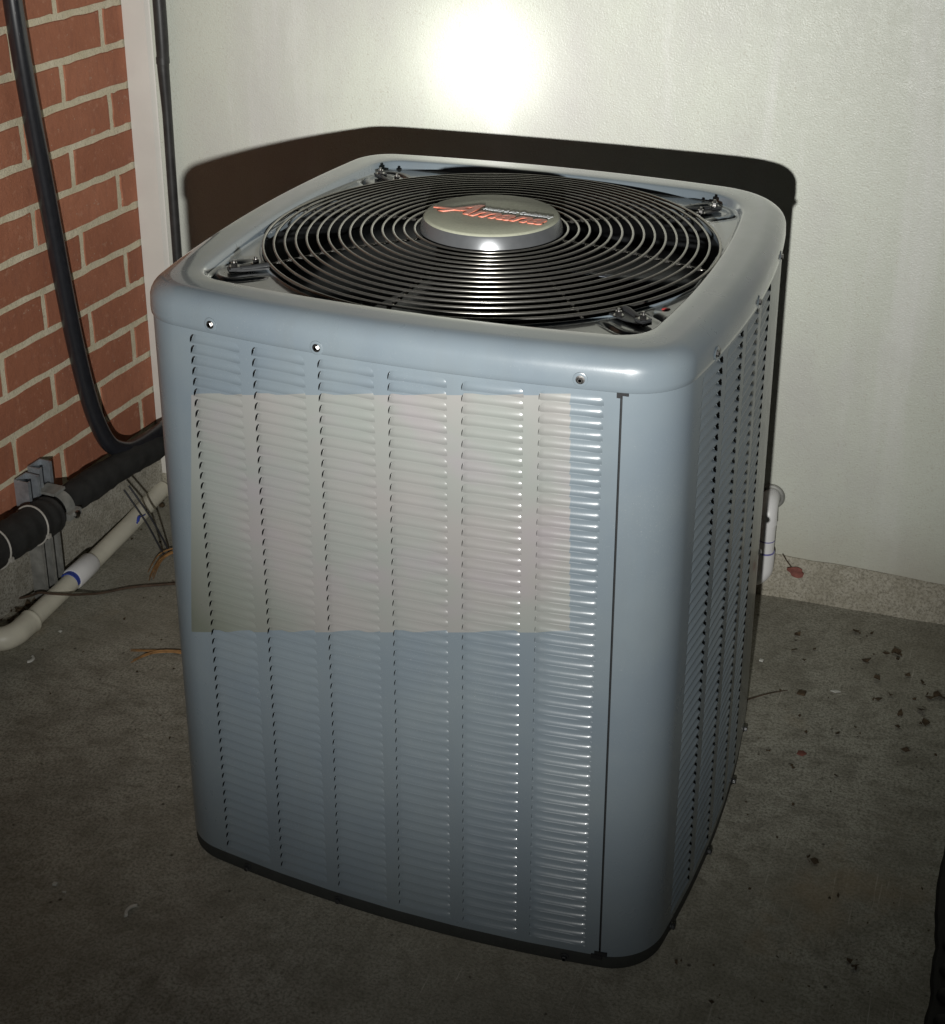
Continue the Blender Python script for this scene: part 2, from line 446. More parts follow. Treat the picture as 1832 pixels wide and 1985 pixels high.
def loops(Ls, closed=True):
    v = []; f = []; N = len(Ls[0])
    for L in Ls: v += L
    for i in range(len(Ls)-1):
        for k in range(N if closed else N-1):
            l = (k+1) % N; f.append((i*N+k, i*N+l, (i+1)*N+l, (i+1)*N+k))
    return v, f
def at(o, z): return [(p.x, p.y, z) for p in o]

# base pan
o0 = outline(d=-.003); o1 = outline(d=-.001)
v, f = loops([at(outline(d=-.02), .002), at(o0, .002), at(o1, .005), at(o1, .0235), at(outline(d=-.03), .0236)])
MB().add(v, f).build('base_pan', BASEM, unit)
v, f = loops([at(outline(d=-.022), .02), at(outline(d=-.022), .79)])
MB().add(v, f).build('coil', DARK, unit)

# louvre geometry
P_ROW = .01404; NROW = 54; ZTOP = .7915; ZBOT = ZTOP - NROW*P_ROW
LW = .0712
def louver_mesh(w, D=.0044):
    p = P_ROW; t = .0012; ru = .0065; rv = p*.66
    T = []
    for i in range(6):
        a = pi/2*i/5; T.append((ru - ru*math.cos(a), t + rv - rv*math.sin(a)))
    for k in (.3, .5, .7): T.append((w*k, t))
    T += [(w-x, z) for x, z in T[:6][::-1]]
    def e(u): return 1.0
    n = len(T); v = []; f = []
    # sheet strip: top row, cut edge, cut edge inner
    for x, z in T: v += [(x, 0, 0), (x, 0, -z), (x, .0005, -z)]
    for i in range(n-1):
        a = i*3; c = a+3; f += [(a+1, c+1, c, a)] + ([(a+2, c+2, c+1, a+1)] if 4 < i < n-6 else [])
    B0 = len(v); nb = 12
    for x, z in T:
        for k in range(nb):
            q = 1-max(0.0, 1-k/(nb-1))**1.5; zq = z + (p-z)*q; d = D*max(0.0, 1-max(0.0, (zq-t)/(.93*p-t))**3.6)*(1 + .6*math.exp(-min(x, w-x)/.0045))
            zz = z + (p-z)*q
            # the blade reaches up a little behind the sheet
            if k == 0: zz -= .0008*e(x)
            v.append((x, d, -zz))
    for i in range(n-1):
        for k in range(nb-1):
            a = B0+i*nb+k; c = a+nb; f.append((a, a+1, c+1, c))
    return v, f
LV, LF = louver_mesh(LW)
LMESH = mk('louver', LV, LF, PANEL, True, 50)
LMESH_S = mk('louver', LV, LF, PAINT, True, 50)

XS0, DX, XSEAM = -.25118, .08786, .27265
cols = [(XS0 - .0045 + DX*k, XS0 - .0045 + DX*k + LW) for k in range(6)]
# front panel: sheet between the slots, from the left rear corner round to the seam
O = outline(n=28, m=18); NO = len(O); per = 28+16
def sheet(parts_pts, name, matl, parent, slots):
    """vertical sheet through plan points; slots = set of segment indices that are open between ZBOT and ZTOP"""
    zb_, zt_ = .0235, .7985
    v = []; f = []
    for x, y in parts_pts: v += [(x, y, zb_), (x, y, ZBOT), (x, y, ZTOP), (x, y, zt_)]
    for i in range(len(parts_pts)-1):
        a = i*4; c = a+4
        f += [(a, c, c+1, a+1), (a+2, c+2, c+3, a+3)]
        if i not in slots: f.append((a+1, c+1, c+2, a+2))
    me_ = mk(name, v, f, matl, True, 40); return ob(name, me_, parent)
pts = []; slots = set()
left_corner = [(p.x, p.y) for p in O[3*per+14:]]         # rear part of the left side and the front left corner
pts += left_corner
def arc(x0, x1, n): return [(x0 + (x1-x0)*i/n, yf(x0 + (x1-x0)*i/n)) for i in range(n+1)]
Lx = H_-.055
xprev = -Lx
for a, c in cols:
    pts += [q for q in arc(xprev, a, 3)[1:]]
    slots.add(len(pts)-1); pts.append((c, yf(c))); xprev = c
pts += arc(xprev, XSEAM-.0006, 3)[1:]
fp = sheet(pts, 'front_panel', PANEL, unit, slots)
# front louvres: the nearest 300 singly, the rest joined
cnt = 0; rest = MB()
for k in range(5, -1, -1):
    a, c = cols[k]; A = Vector((a, yf(a), 0)); Cc = Vector((c, yf(c), 0)); ang = math.atan2(Cc.y-A.y, Cc.x-A.x)
    for r in range(NROW):
        loc = (A.x, A.y, ZTOP - r*P_ROW)
        if cnt < 300:
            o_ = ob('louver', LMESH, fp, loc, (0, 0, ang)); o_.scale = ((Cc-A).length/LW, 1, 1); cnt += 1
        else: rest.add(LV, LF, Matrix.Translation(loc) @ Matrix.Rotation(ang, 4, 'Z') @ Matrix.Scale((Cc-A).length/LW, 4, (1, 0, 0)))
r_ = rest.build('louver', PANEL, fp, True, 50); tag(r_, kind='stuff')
# corner panel from the seam round to the right side louvres and the rear
ys_far = [-.18362 + .004 + .08692*k for k in range(4)]
rc = [(XSEAM+.0012, yf(XSEAM+.0012))] + [(p.x, p.y) for p in O[28:28+16]] + [(p.x, p.y) for p in O[per:per+1]]
def xr(y): return H_ + BOW*(1-(y/H_)**2)
slots = set(); pr = list(rc); yprev = -Lx
LWS = .0712
for yk in ys_far:
    y0, y1 = yk-LWS, yk
    pr += [(xr(yprev+(y0-yprev)*i/2), yprev+(y0-yprev)*i/2) for i in (1, 2)]
    slots.add(len(pr)-1); pr.append((xr(y1), y1)); yprev = y1
Lb = H_-.09
pr += [(xr(yprev+(Lb-yprev)*i/8), yprev+(Lb-yprev)*i/8) for i in range(1, 9)]
pr += [(p.x, p.y) for p in O[per+28:per+44]]
pr += [(p.x, p.y) for p in O[2*per:3*per+15]]
sp = sheet(pr, 'side_panel', SIDEP, unit, slots)
side = MB()
for yk in ys_far:
    A = Vector((xr(yk-LWS), yk-LWS, 0)); Cc = Vector((xr(yk), yk, 0)); ang = math.atan2(Cc.y-A.y, Cc.x-A.x)
    for r in range(NROW): side.add(LV, LF, Matrix.Translation((A.x, A.y, ZTOP-r*P_ROW)) @ Matrix.Rotation(ang, 4, 'Z') @ Matrix.Scale((Cc-A).length/LW, 4, (1, 0, 0)))
tag(side.build('louver', SIDEP, sp, True, 50), kind='stuff')
# seam: folded return behind the gap, with notch clips at both ends
sm = MB(); ysm = yf(XSEAM)
sm.box(XSEAM-.006, XSEAM+.006, ysm+.010, ysm+.014, .02, .797)
sm.box(XSEAM+.0012, XSEAM+.0020, ysm-.0002, ysm+.010, .02, .797)
sm.build('seam_return', BLACKM, unit, False)
nc = MB(); nc2 = MB()
nc.box(XSEAM-.0045, XSEAM+.001, ysm-.0008, ysm+.002, .7900, .7965); nc.box(XSEAM+.0009, XSEAM+.0085, ysm-.0004, ysm+.003, .7932, .7965)
nc2.box(XSEAM-.010, XSEAM+.004, ysm-.0025, ysm+.003, .019, .0255); nc2.box(XSEAM-.006, XSEAM+.010, ysm-.0015, ysm+.003, .0245, .030)
nc.build('seam_clip', DARK, unit, False); nc2.build('seam_clip', DARK, unit, False)

# ------------------------------------------------------------------ top cover
ZT, ZP, RH = .8405, .828, .303
n_, m_ = 80, 60
prof = []
def lp(d, z, r=.055): return at(outline(r, d, n_, m_), z)
for d, z in ((-.002, .7968), (.0014, .7968), (.0022, .7978), (.0026, .804), (.0024, .809)): prof.append(lp(d, z))
ra = .027
for i in range(1, 9):
    a = pi/2*i/8; prof.append(lp(.0024 - ra*(1-math.cos(a)), ZT-ra*.98 + ra*.98*math.sin(a)))
prof.append(lp(-.042, ZT+.0002, .065)); prof.append(lp(-.0535, ZT+.0002, .078))
prof.append(lp(-.0560, ZT-.0006, .08)); prof.append(lp(-.0578, ZT-.0025, .08)); prof.append(lp(-.0600, ZP+.003, .081)); prof.append(lp(-.0612, ZP+.0006, .082)); prof.append(lp(-.063, ZP, .083))
inner = [Vector(p) for p in prof[-1]]
hole = []
for p in inner:
    q = Vector((p.x, p.y, 0)); rr = min(RH, q.length-.0015); hole.append(q.normalized()*rr)
# corner bosses: U shaped groove round each mounting tab
CB = [(math.radians(a), .338) for a in (-139, 139, 44, -40)]
def groove(x, y):
    z = 0
    for a, rb in CB:
        ca, sa = math.cos(a), math.sin(a); dx, dy = x-rb*ca, y-rb*sa
        u = dx*ca + dy*sa; w = -dx*sa + dy*ca         # u outward
        dist = math.hypot(u, w) if u > 0 else abs(w)
        e = abs(dist - .033)
        fade = 1 if u > -.012 else max(0, 1 - (-.012-u)/.018)
        if e < .0055: z -= .0055*fade*(.5+.5*math.cos(pi*e/.0055))
        elif e < .0105: z += .0012*fade*(.5+.5*math.cos(pi*(e-.0085)/.002))
    return z
MS = 40
for k in range(1, MS+1):
    L = []
    for p, h in zip(inner, hole):
        q = p.lerp(Vector((h.x, h.y, p.z)), k/MS)
        L.append((q.x, q.y, ZP + (groove(q.x, q.y) if k < MS-2 else 0)))
    prof.append(L)
for dr, z in ((-.0008, ZP+.002), (-.002, ZP+.0022), (-.0035, ZP+.0005), (-.004, ZP-.006)):
    prof.append([(h.x*(1+dr/h.length), h.y*(1+dr/h.length), z) for h in hole])
v, f = loops(prof)
tc = MB().add(v, f).build('top_cover', PAINT, unit, True, 60)
tc.data.set_sharp_from_angle(angle=math.radians(60))
MB().lathe([(.2988, ZP-.005), (.2985, .66)], 96, cap=False).build('fan_shroud', BLACKM, unit)
MB().lathe([(.31, .55), (.31, .548)], 48).build('inner_deck', DARK, unit)

# screws on the skirt and the base
def screw_mesh():
    b_ = MB(); b_.lathe([(.0052, 0), (.0058, .0006), (.0055, .0014), (.0040, .0018)], 20)
    b_.lathe([(.0038, .0015), (.0038, .0052), (.0030, .0060)], 6); b_.lathe([(.0019, .0060), (.0017, .0052)], 8)
    return mk('screw', b_.v, b_.f, SCREW, True, 25)
SM = screw_mesh()
DM = MB().lathe([(.0078, 0), (.0085, .0005), (.0072, .0011), (.005, .0009)], 24); DIMPLE = mk('screw_dimple', DM.v, DM.f, PAINT, True)
def put_screw(x, y, z, nx, ny, par, dim=True):
    rot = Vector((nx, ny, 0)).normalized().to_track_quat('Z', 'Y').to_euler()
    s_ = ob('screw', SM, par, (x, y, z), rot); s_.scale = (1, 1, .6)
    if dim: ob('screw_dimple', DIMPLE, par, (x, y, z), rot)
for x, z in ((-.2219, .8085), (-.0786, .8045), (.2294, .8085)):
    sl = 2*BOW*x/H_**2; put_screw(x, yf(x)-.0027, z, sl, -1, tc)
for y, z in ((-.2163, .8055), (-.03, .803), (.150, .803)):
    sl = 2*BOW*y/H_**2; put_screw(xr(y)+.0027, y, z, 1, sl, tc)
BSM = SM.copy(); BSM.materials.clear(); BSM.materials.append(BLACKM)
for x in (-.2229, -.0808, .2291):
    sl = 2*BOW*x/H_**2; o_ = ob('screw', BSM, unit, (x, yf(x)+.0008, .0115), Vector((sl, -1, 0)).to_track_quat('Z', 'Y').to_euler())
for y in (-.245, -.09, .07, .2):
    sl = 2*BOW*y/H_**2; o_ = ob('screw', BSM, unit, (xr(y)-.0008, y, .0115), Vector((1, sl, 0)).to_track_quat('Z', 'Y').to_euler())
put_screw(xr(.262)+.0002, .262, .29, 1, .4, sp, False)
dab = MB().lathe([(.0055, 0), (.0045, .0012), (.002, .0018)], 12)
ob('paint_dab', mk('paint_dab', dab.v, dab.f, REDDAB), tc, (.2755, -.160, ZP+.0002), (0, 0, .5)).scale = (1, .7, 1)

# ------------------------------------------------------------------ fan guard
guard = empty('fan_guard'); guard.parent = unit
RR = [.298 - .0141*k for k in range(15)]
def zg(r): return .835 + .0125*(1-((r-.1)/.198)**2)
for r in RR:
    t_ = MB().tube([(r*math.cos(2*pi*i/128), r*math.sin(2*pi*i/128), zg(r)) for i in range(128)], .00172 if r < .297 else .0021, 10, True)
    t_.build('guard_ring', BLACKW, guard)
A0 = math.radians(-139.5)
for k in range(8):
    a = A0 + k*pi/4; ca, sa = math.cos(a), math.sin(a)
    rs = [.09, .12, .16, .2, .24, .28, .2995]
    pts_ = [(r*ca, r*sa, zg(r)-.0040) for r in rs]
    if k % 2 == 1: pts_.append((.3005*ca, .3005*sa, ZP-.004))
    sb = MB().tube(pts_, .0017, 8)
    for r in RR[1:]:    # weld nibs
        sb.box(-.0022, .0022, -.0018, .0018, -.0052, -.0008, Matrix.Translation((r*ca, r*sa, zg(r))) @ Matrix.Rotation(a, 4, 'Z'))
    sb.build('guard_spoke', BLACKW, guard)
def bolt_mesh(name='bolt'):
    b_ = MB(); b_.lathe([(.0088, 0), (.0092, .0008), (.0085, .0018)], 20); b_.lathe([(.0062, .0015), (.0062, .0085), (.0052, .0095)], 6)
    b_.lathe([(.0030, .009), (.0030, .014), (.0022, .0148)], 10)
    return mk(name, b_.v, b_.f, SCREW, True, 25)
BM = bolt_mesh(); CM = MB(); CM.box(-.008, .008, -.0065, .0065, 0, .0042); CM.box(-.006, .006, -.008, .008, .0042, .0064)
CLIPM = mk('tab_clip', CM.v, CM.f, BLACKM, False)
for a, rb in CB:
    tb = MB(); M = Matrix.Rotation(a, 4, 'Z')
    tb.tube([(.2995, .006, zg(.298)-.001), (.309, .006, ZP+.0060), (.318, .0055, ZP+.0052), (.338, .004, ZP+.0050)], [.0036, .0036, .0034, .003], 10, M=M)
    tb.add([(.300, -.016, ZP+.0022), (.322, -.013, ZP+.0022), (.346, -.007, ZP+.0022), (.346, .008, ZP+.0022), (.300, .012, ZP+.0022),
            (.300, -.016, ZP+.0044), (.322, -.013, ZP+.0044), (.346, -.007, ZP+.0044), (.346, .008, ZP+.0044), (.300, .012, ZP+.0044)],
           [(5, 6, 7, 8, 9), (0, 1, 6, 5), (1, 2, 7, 6), (2, 3, 8, 7), (3, 4, 9, 8)], M)
    tb.build('mounting_tab', BLACKM, guard, True, 30)
    for rr, w, zz in ((.342, .002, ZP+.0078), (.312, -.011, ZP+.0044)):
        p = M @ Vector((rr, w, 0)); ob('bolt', BM, guard, (p.x, p.y, zz), (0, 0, a+.4)).scale = (.7, .7, .6)
    p = M @ Vector((.342, .002, 0)); ob('tab_clip', CLIPM, guard, (p.x, p.y, ZP+.0022), (0, 0, a))
# hub
hub = MB().lathe([(.0930, .8440), (.0945, .8455), (.0940, .848), (.0905, .8615), (.0888, .8645)], 96, cap=False).build('hub_cap', HUBSIDE, unit)
MB().lathe([(.0892, .8643), (.0878, .8662), (.086, .8672), (.05, .8678), (.001, .8680)], 96, cap=False).build('hub_top', HUBTOP, hub)
def text_obj(name, body, size, loc, rz, matl, shear=0.0, off=0.0, ext=.0008, sx=1.0, spacing=1.0):
    cu = bpy.data.curves.new(name, 'FONT'); cu.body = body; cu.size = size; cu.extrude = ext; cu.offset = off; cu.shear = shear
    cu.space_character = spacing
    tmp = bpy.data.objects.new('tmp', cu); COL.objects.link(tmp)
    dg = bpy.context.evaluated_depsgraph_get(); me_ = bpy.data.meshes.new_from_object(tmp.evaluated_get(dg))
    bpy.data.objects.remove(tmp); bpy.data.curves.remove(cu)
    me_.name = name; me_.materials.clear(); me_.materials.append(matl)
    o_ = ob(name, me_, hub, loc, (0, 0, rz)); o_.scale = (sx, 1, 1); return o_
RZ = math.radians(-3.0)
def hp(u, w): c, s = math.cos(RZ), math.sin(RZ); return (u*c - w*s, u*s + w*c, .8688)
text_obj('lettering', 'A', .062, hp(-.066, -.020), RZ, RED, .55, .0011, .0007, 1.0)
bar = MB().box(-.0790, -.040, -.0105, -.0050, -.0006, .00072)
ob('lettering', mk('lettering', bar.v, bar.f, RED, False), hub, hp(0, 0), (0, 0, RZ))
text_obj('lettering', 'mana', .045, hp(-.024, -.0225), RZ, RED, .35, .0011, .0007, 1.07, .98)
text_obj('lettering', 'Heating & Air Conditioning', .0125, hp(-.016, .0085), RZ, GREYL, .3, .0002, .0005, .69)

# fan and motor below the guard
fan = empty('fan', (0, 0, .76), .55); fan.parent = unit
for k in range(3):
    v = []; f = []; NA, NR = 9, 7
    for i in range(NR):
        r = .07 + .215*i/(NR-1); span = math.radians(62 + 14*i/(NR-1)); pit = .055*(1-.45*i/(NR-1))
        for j in range(NA):
            t = j/(NA-1)-.5; a = t*span + .25*i/(NR-1)
            v.append((r*math.cos(a), r*math.sin(a), -pit*t*1.6 + .012*math.cos(pi*t)))
    for i in range(NR-1):
        for j in range(NA-1): a = i*NA+j; f.append((a, a+NA, a+NA+1, a+1))
    o_ = MB().add(v, f).build('blade', BLADE, fan, True, 180, rot=(0, 0, k*2*pi/3))
    sd = o_.modifiers.new('thick', 'SOLIDIFY'); sd.thickness = .0016
MB().lathe([(.03, -.06), (.075, -.055), (.078, -.01), (.07, .03), (.03, .035)], 40).build('fan_hub', BLACKM, fan)
MB().lathe([(.02, .69), (.072, .695), (.075, .80), (.070, .838), (.088, .843), (.02, .8435)], 40).build('motor', BLACKM, unit)

# ------------------------------------------------------------------ pipes and cables
# black cable down the brick wall, bending along the insulated pipe
cpts = [Bp(-.331, 1.30, .022), Bp(-.3275, 1.16, .022), Bp(-.3241, 1.053, .023), Bp(-.3185, .969, .023), Bp(-.3085, .873, .022), Bp(-.2885, .707, .021), Bp(-.2725, .561, .021),
        Bp(-.2590, .439, .023), Bp(-.2440, .331, .027), Bp(-.2300, .262, .033), Bp(-.2120, .214, .041), Bp(-.182, .190, .052), Bp(-.145, .184, .058), Bp(-.07, .184, .060), Bp(.0, .184, .058)]
cb = MB().tube(crom(cpts, 8), .0157, 20).build('black_cable', CABLEM)
tag(cb, 'thick glossy black cable running down the brick wall and bending along the insulated pipe', 'cable')
pp = [Bp(.01, .156, .058), Bp(-.0387, .1565, .058), Bp(-.11, .163, .06), Bp(-.1831, .169, .06), Bp(-.28, .173, .06), Bp(-.37, .176, .06), Bp(-.44, .180, .062)]
pts_ = crom(pp, 8); rr = [.0275 + .0006*math.sin(i*1.7) + .0010*math.sin(i*.41) + random.uniform(-.0009, .0009) for i in range(len(pts_))]
ip = empty('insulated_pipe', Bp(-.2, .17, .06)); tag(ip, 'black foam insulated refrigerant pipe running along the brick wall foundation', 'pipe')
def local(o, ps): inv = Matrix.Translation(-o.location); return [inv @ Vector(p) for p in ps]
MB().tube(local(ip, pts_), rr, 20).build('foam_sleeve', RUBBER, ip)
wide = [Bp(-.425, .178, .066), Bp(-.45, .1795, .068), Bp(-.50, .184, .07), Bp(-.56, .188, .07), Bp(-.70, .196, .07), Bp(-.9, .20, .07), Bp(-1.2, .20, .07)]
wp = crom(wide, 8)
MB().tube(local(ip, wp), [.030]+[.0345 + .001*math.sin(i*1.3) for i in range(len(wp)-1)], 22).build('outer_sleeve', RUBBER, ip)
def ring_about(c, ax, r, tr, seg=28):
    ax = ax.normalized(); u = ax.cross(Vector((0, 0, 1))).normalized(); w = ax.cross(u)
    return [c + (u*math.cos(2*pi*i/seg) + w*math.sin(2*pi*i/seg))*r for i in range(seg)]
axp = (Bp(-.56, .188, .07)-Bp(-.45, .1795, .068))
for c in (Bp(-.478, .1825, .069), Bp(-.575, .189, .07)):
    t_ = empty('cable_tie', c); b_ = MB().tube([p-c for p in ring_about(c, axp + Vector((0, 0, .01)), .0358, .001)], .0017, 8, True)
    b_.build('strap', TIE, t_)
    MB().box(-.0045, .0045, -.0035, .0035, -.0035, .0035, Matrix.Translation(BN*.034 + Vector((0, 0, -.012)))).build('buckle', TIE, t_, False)
    tag(t_, 'white nylon tie round the thick pipe sleeve beside the strut clamp' if abs(c.y - .094) < .06 and c.x > -.876 else 'white nylon tie round the thick pipe sleeve at the left edge of the photo', 'cable tie')
# strut stand with clamp
st = empty('strut_stand', Bp(-.41, 0, .03)); tag(st, 'galvanised steel strut post clamping the insulated pipe beside the foundation', 'pipe support')
st.rotation_euler = (0, 0, math.atan2(BD.y, BD.x))
def chan(x0, x1, y0, y1, z0, z1, lip=.007, th=.0022):
    b_ = MB(); b_.box(x0, x1, y1-th, y1, z0, z1); b_.box(x0, x0+th, y0, y1-th, z0, z1); b_.box(x1-th, x1, y0, y1-th, z0, z1)
    b_.box(x0+th, x0+lip, y0, y0+th, z0, z1); b_.box(x1-lip, x1-th, y0, y0+th, z0, z1); return b_
chan(-.034, -.002, -.012, .018, .19, .243).build('post', GALV, st, False)
chan(.006, .040, -.006, .020, .175, .250).build('post', GALV, st, False)
chan(-.030, .002, -.022, .006, .0, .150).build('post', GALVD, st, False)
chan(.008, .034, -.012, .014, .0, .150).build('post', GALVD, st, False)
cl = MB(); Mx = Matrix.Rotation(pi/2, 4, 'Y')
cl.lathe([(.0285, -.011), (.0300, -.011), (.0300, .011), (.0285, .011), (.0285, -.011)], 28, Matrix.Translation((.012, -.032, .178)) @ Mx, cap=False)
cl.box(-.004, .028, -.071, -.056, .166, .178); cl.box(-.004, .028, -.040, -.002, .2075, .2125)
cl.build('pipe_clamp', GALVD, st, True, 30)
b_ = MB(); b_.lathe([(.007, 0), (.007, .005), (.003, .006)], 6, Matrix.Translation((.012, -.071, .172)) @ Matrix.Rotation(pi/2, 4, 'X')); b_.build('clamp_bolt', SCREW, st, True, 25)

# PVC drain line on the ground
pv = empty('pvc_drain_pipe', (-.88, .25, 0)); tag(pv, 'cream PVC drain pipe lying on the concrete along the brick wall with white coupling', 'pipe')
rp = .0172
def lv(o, ps): return [Vector(p)-o.location for p in ps]
MB().tube(lv(pv, [(-.915, .555, rp), (-.8934, .4003, rp), (-.8815, .2693, rp), (-.8764, .1836, rp), (-.8655, .045, rp)]), rp, 24).build('pipe_run', PVC, pv)
d_ = (Vector((-.8764, .1836, 0))-Vector((-.8815, .2693, 0))).normalized()
c0 = Vector((-.8800, .253, rp+.002)); c1 = Vector((-.8770, .190, rp+.002))
MB().tube(lv(pv, [c0, c0+d_*.002, c1-d_*.002, c1]), [.0196, .0208, .0208, .0196], 24).build('coupling', PVCW, pv)
MB().tube(lv(pv, [c1-d_*.0005, c1+d_*.009]), rp+.0006, 24).build('primer_band', BLUE, pv)
MB().tube(lv(pv, crom([(-.8790, .437, .0255), (-.8790, .424, .0280), (-.8800, .417, .0300), (-.8775, .410, .0270), (-.8765, .404, .0240)], 5)), [.0012]*8+[.0030]*9+[.0018]*4, 8).build('primer_mark', BLUE, pv)
el = [(-.8655, .052, rp), (-.8648, .030, rp), (-.8650, .012, rp), (-.872, -.006, rp), (-.886, -.016, rp), (-.905, -.019, rp), (-.96, -.022, rp)]
MB().tube(lv(pv, crom(el, 6)), [.0215]*2 + [.0205]*(len(crom(el, 6))-2), 24).build('elbow', PVC, pv)

# PVC drain on the rear wall, right of the unit
pr_ = empty('pvc_wall_drain', W(1.213, 0, 0)); tag(pr_, 'white PVC drain pipe elbowing out of the pale wall right of the unit', 'pipe')
sx = 1.2215; zt2 = .190
p1 = [W(sx, zt2+.006, -.01), W(sx, zt2+.006, .012), W(sx, zt2+.003, .028), W(sx+.001, zt2-.010, .040), W(sx+.002, zt2-.028, .042)]
MB().tube(lv(pr_, crom(p1, 6)), .0155, 22).build('elbow', PVCW, pr_)
MB().tube(lv(pr_, [W(sx+.0018, zt2-.026, .042), W(sx+.001, .08, .042)]), .0142, 22).build('pipe_run', PVCW, pr_)
p2 = [W(sx+.001, .106, .042), W(sx+.001, .088, .042), W(sx-.001, .069, .043), W(sx-.012, .056, .044), W(sx-.03, .052, .044), W(sx-.06, .0505, .044)]
MB().tube(lv(pr_, crom(p2, 6)), .0165, 22).build('elbow', PVCW, pr_)
MB().tube(lv(pr_, [W(sx+.001, .1058, .042), W(sx+.001, .1085, .042)]), .0158, 22).build('primer_band', PURPLE, pr_)
MB().tube(lv(pr_, [W(sx+.0013, .1300, .042), W(sx+.0013, .1320, .042)]), .0145, 22).build('primer_band', PURPLE, pr_)
es = ring_about(W(sx, zt2+.006, .004), WN, .0195, 0, 32)
MB().tube(lv(pr_, es), .0042, 10, True).build('wall_flange', GALVD, pr_)

# black conduit in the corner
k1 = crom([W(.0800, 1.6, .014), W(.0803, 1.2, .014), W(.0811, 1.0, .014), W(.0806, .915, .014), W(.0795, .890, .014), W(.0795, .87, .014), W(.0797, .80, .0125), W(.0790, .69, .0125), W(.0785, .57, .0125), W(.078, .2, .0125), W(.078, .012, .0125)], 5)
rk = []
for p in k1:
    z = p.z; rk.append(.0118 if z > .93 else .0118 - .0028*min(1, (.93-z)/.13) if z > .80 else .0090)
co = empty('corner_conduit', W(.08, 0, .014)); tag(co, 'black conduit running up the pale wall next to the brick corner', 'conduit')
MB().tube(lv(co, k1), rk, 18).build('tube', CONDM, co)
MB().tube(lv(co, [W(.0797, .893, .014), W(.0797, .905, .014)]), .0122, 18).build('joint_collar', CONDM, co)

# thin tie wires hanging from the pipe over the PVC
for (a, m1, b_, lab) in ((Bp(-.238, .139, .085), (-.855, .392, .048), (-.782, .346, .004), 'left of two thin black wires hanging from the insulated pipe to the floor'),
                   (Bp(-.224, .141, .086), (-.848, .402, .047), (-.778, .360, .004), 'right of two thin black wires hanging from the insulated pipe to the floor')):
    m1 = a.lerp(Vector(b_), .55) + Vector((.002, 0, .006))
    w_ = MB().tube(crom([a, m1, b_], 8), .0019, 8).build('tie_wire', CABLEM)
    tag(w_, lab, 'wire')
# stick across the PVC
tw = MB().tube(crom([(-1.02, .080, .004), (-.9725, .1045, .003), (-.9225, .1160, .016), (-.890, .112, .034), (-.8690, .1120, .0370), (-.8514, .122, .0335), (-.836, .150, .020), (-.8150, .190, .005), (-.775, .228, .004), (-.7102, .2674, .003)], 6), .0023, 7).build('twig', TWIG)
tag(tw, 'long thin brown twig lying across the cream PVC pipe', 'twig')

# ------------------------------------------------------------------ small things on the ground
def blade_leaf(path, w0, name, lab, mat_, cat='dry grass', n=4, spread=.006):
    b_ = MB(); R = random.Random(hash(lab) % 1000 if False else len(lab))
    for i in range(n):
        off = Vector((R.uniform(-spread, spread), R.uniform(-spread, spread), 0))
        ps = [Vector(p) + off*(k/(len(path)-1)) + Vector((0, 0, .0015 + .0012*i)) for k, p in enumerate(path)]
        ps = crom(ps, 5); b_.tube(ps, [w0*(.35 + .65*math.sin(pi*min(1, .15+.85*j/(len(ps)-1)))) for j in range(len(ps))], 6)
    return tag(b_.build(name, mat_), lab, cat)
blade_leaf([(-.735, .385, 0), (-.7641, .3651, .004), (-.7808, .3283, .003), (-.7658, .2651, 0)], .0016, 'dry_straw', 'tuft of orange dry straw by the left side of the unit', STRAW, n=6, spread=.012)
blade_leaf([(-.56, .085, 0), (-.5822, .0811, .002), (-.6255, .0614, .003), (-.6496, .0281, 0)], .0017, 'dry_straw', 'curved orange straw blade on the concrete left of the unit', STRAW, n=2, spread=.004)
blade_leaf([(-.56, .080, 0), (-.60, .074, .002), (-.6664, .0541, 0)], .0015, 'dry_straw', 'straight orange straw blade on the concrete left of the unit', STRAW, n=2, spread=.004)
blade_leaf([(.32, .273, 0), (.3263, .2785, .001), (.36, .312, .002), (.3925, .3400, 0)], .0012, 'twig', 'short thin brown twig on the concrete right of the unit', TWIG, 'twig', 1, 0)
def chip(x, y, pts2, h, lab, m_=CHIP, name='paint_chip', cat='debris', rz=0):
    n2 = len(pts2); v = [(a, c, .0006) for a, c in pts2] + [(a*.9, c*.9, h) for a, c in pts2]
    f = [tuple(range(n2, 2*n2))] + [(i, (i+1) % n2, n2+(i+1) % n2, n2+i) for i in range(n2)]
    return tag(MB().add(v, f).build(name, m_, None, False, loc=(x, y, 0), rot=(0, 0, rz)), lab, cat)
sq = [(-.0028, -.0028), (.003, -.0025), (.0028, .003), (-.003, .0027)]
def curl(r, a0, a1, w, n=7): return [(r*math.cos(a0+(a1-a0)*i/n), r*math.sin(a0+(a1-a0)*i/n)) for i in range(n+1)] + [((r-w)*math.cos(a1+(a0-a1)*i/n), (r-w)*math.sin(a1+(a0-a1)*i/n)) for i in range(n+1)]
chip(-.8268+.01, -.0263, curl(.012, -1.0, 1.3, .004), .003, 'small white curled shaving on the concrete by the PVC elbow', rz=0)
chip(-.3253, -.4635, curl(.016, 2.0, 4.0, .0045), .004, 'white curved shaving on the concrete in front of the unit')
chip(-.4572, -.4565, sq, .003, 'tiny square white chip on the dark concrete at lower left')
chip(-.4368, -.4643, [(-.003, -.001), (.003, -.0015), (.002, .002)], .002, 'tiny white sliver beside the square chip on the concrete')
chip(-.8147, .0631, [(-.0025, -.002), (.002, -.0025), (.0025, .002), (-.002, .0025)], .003, 'small white pebble on the concrete beside the PVC pipe')
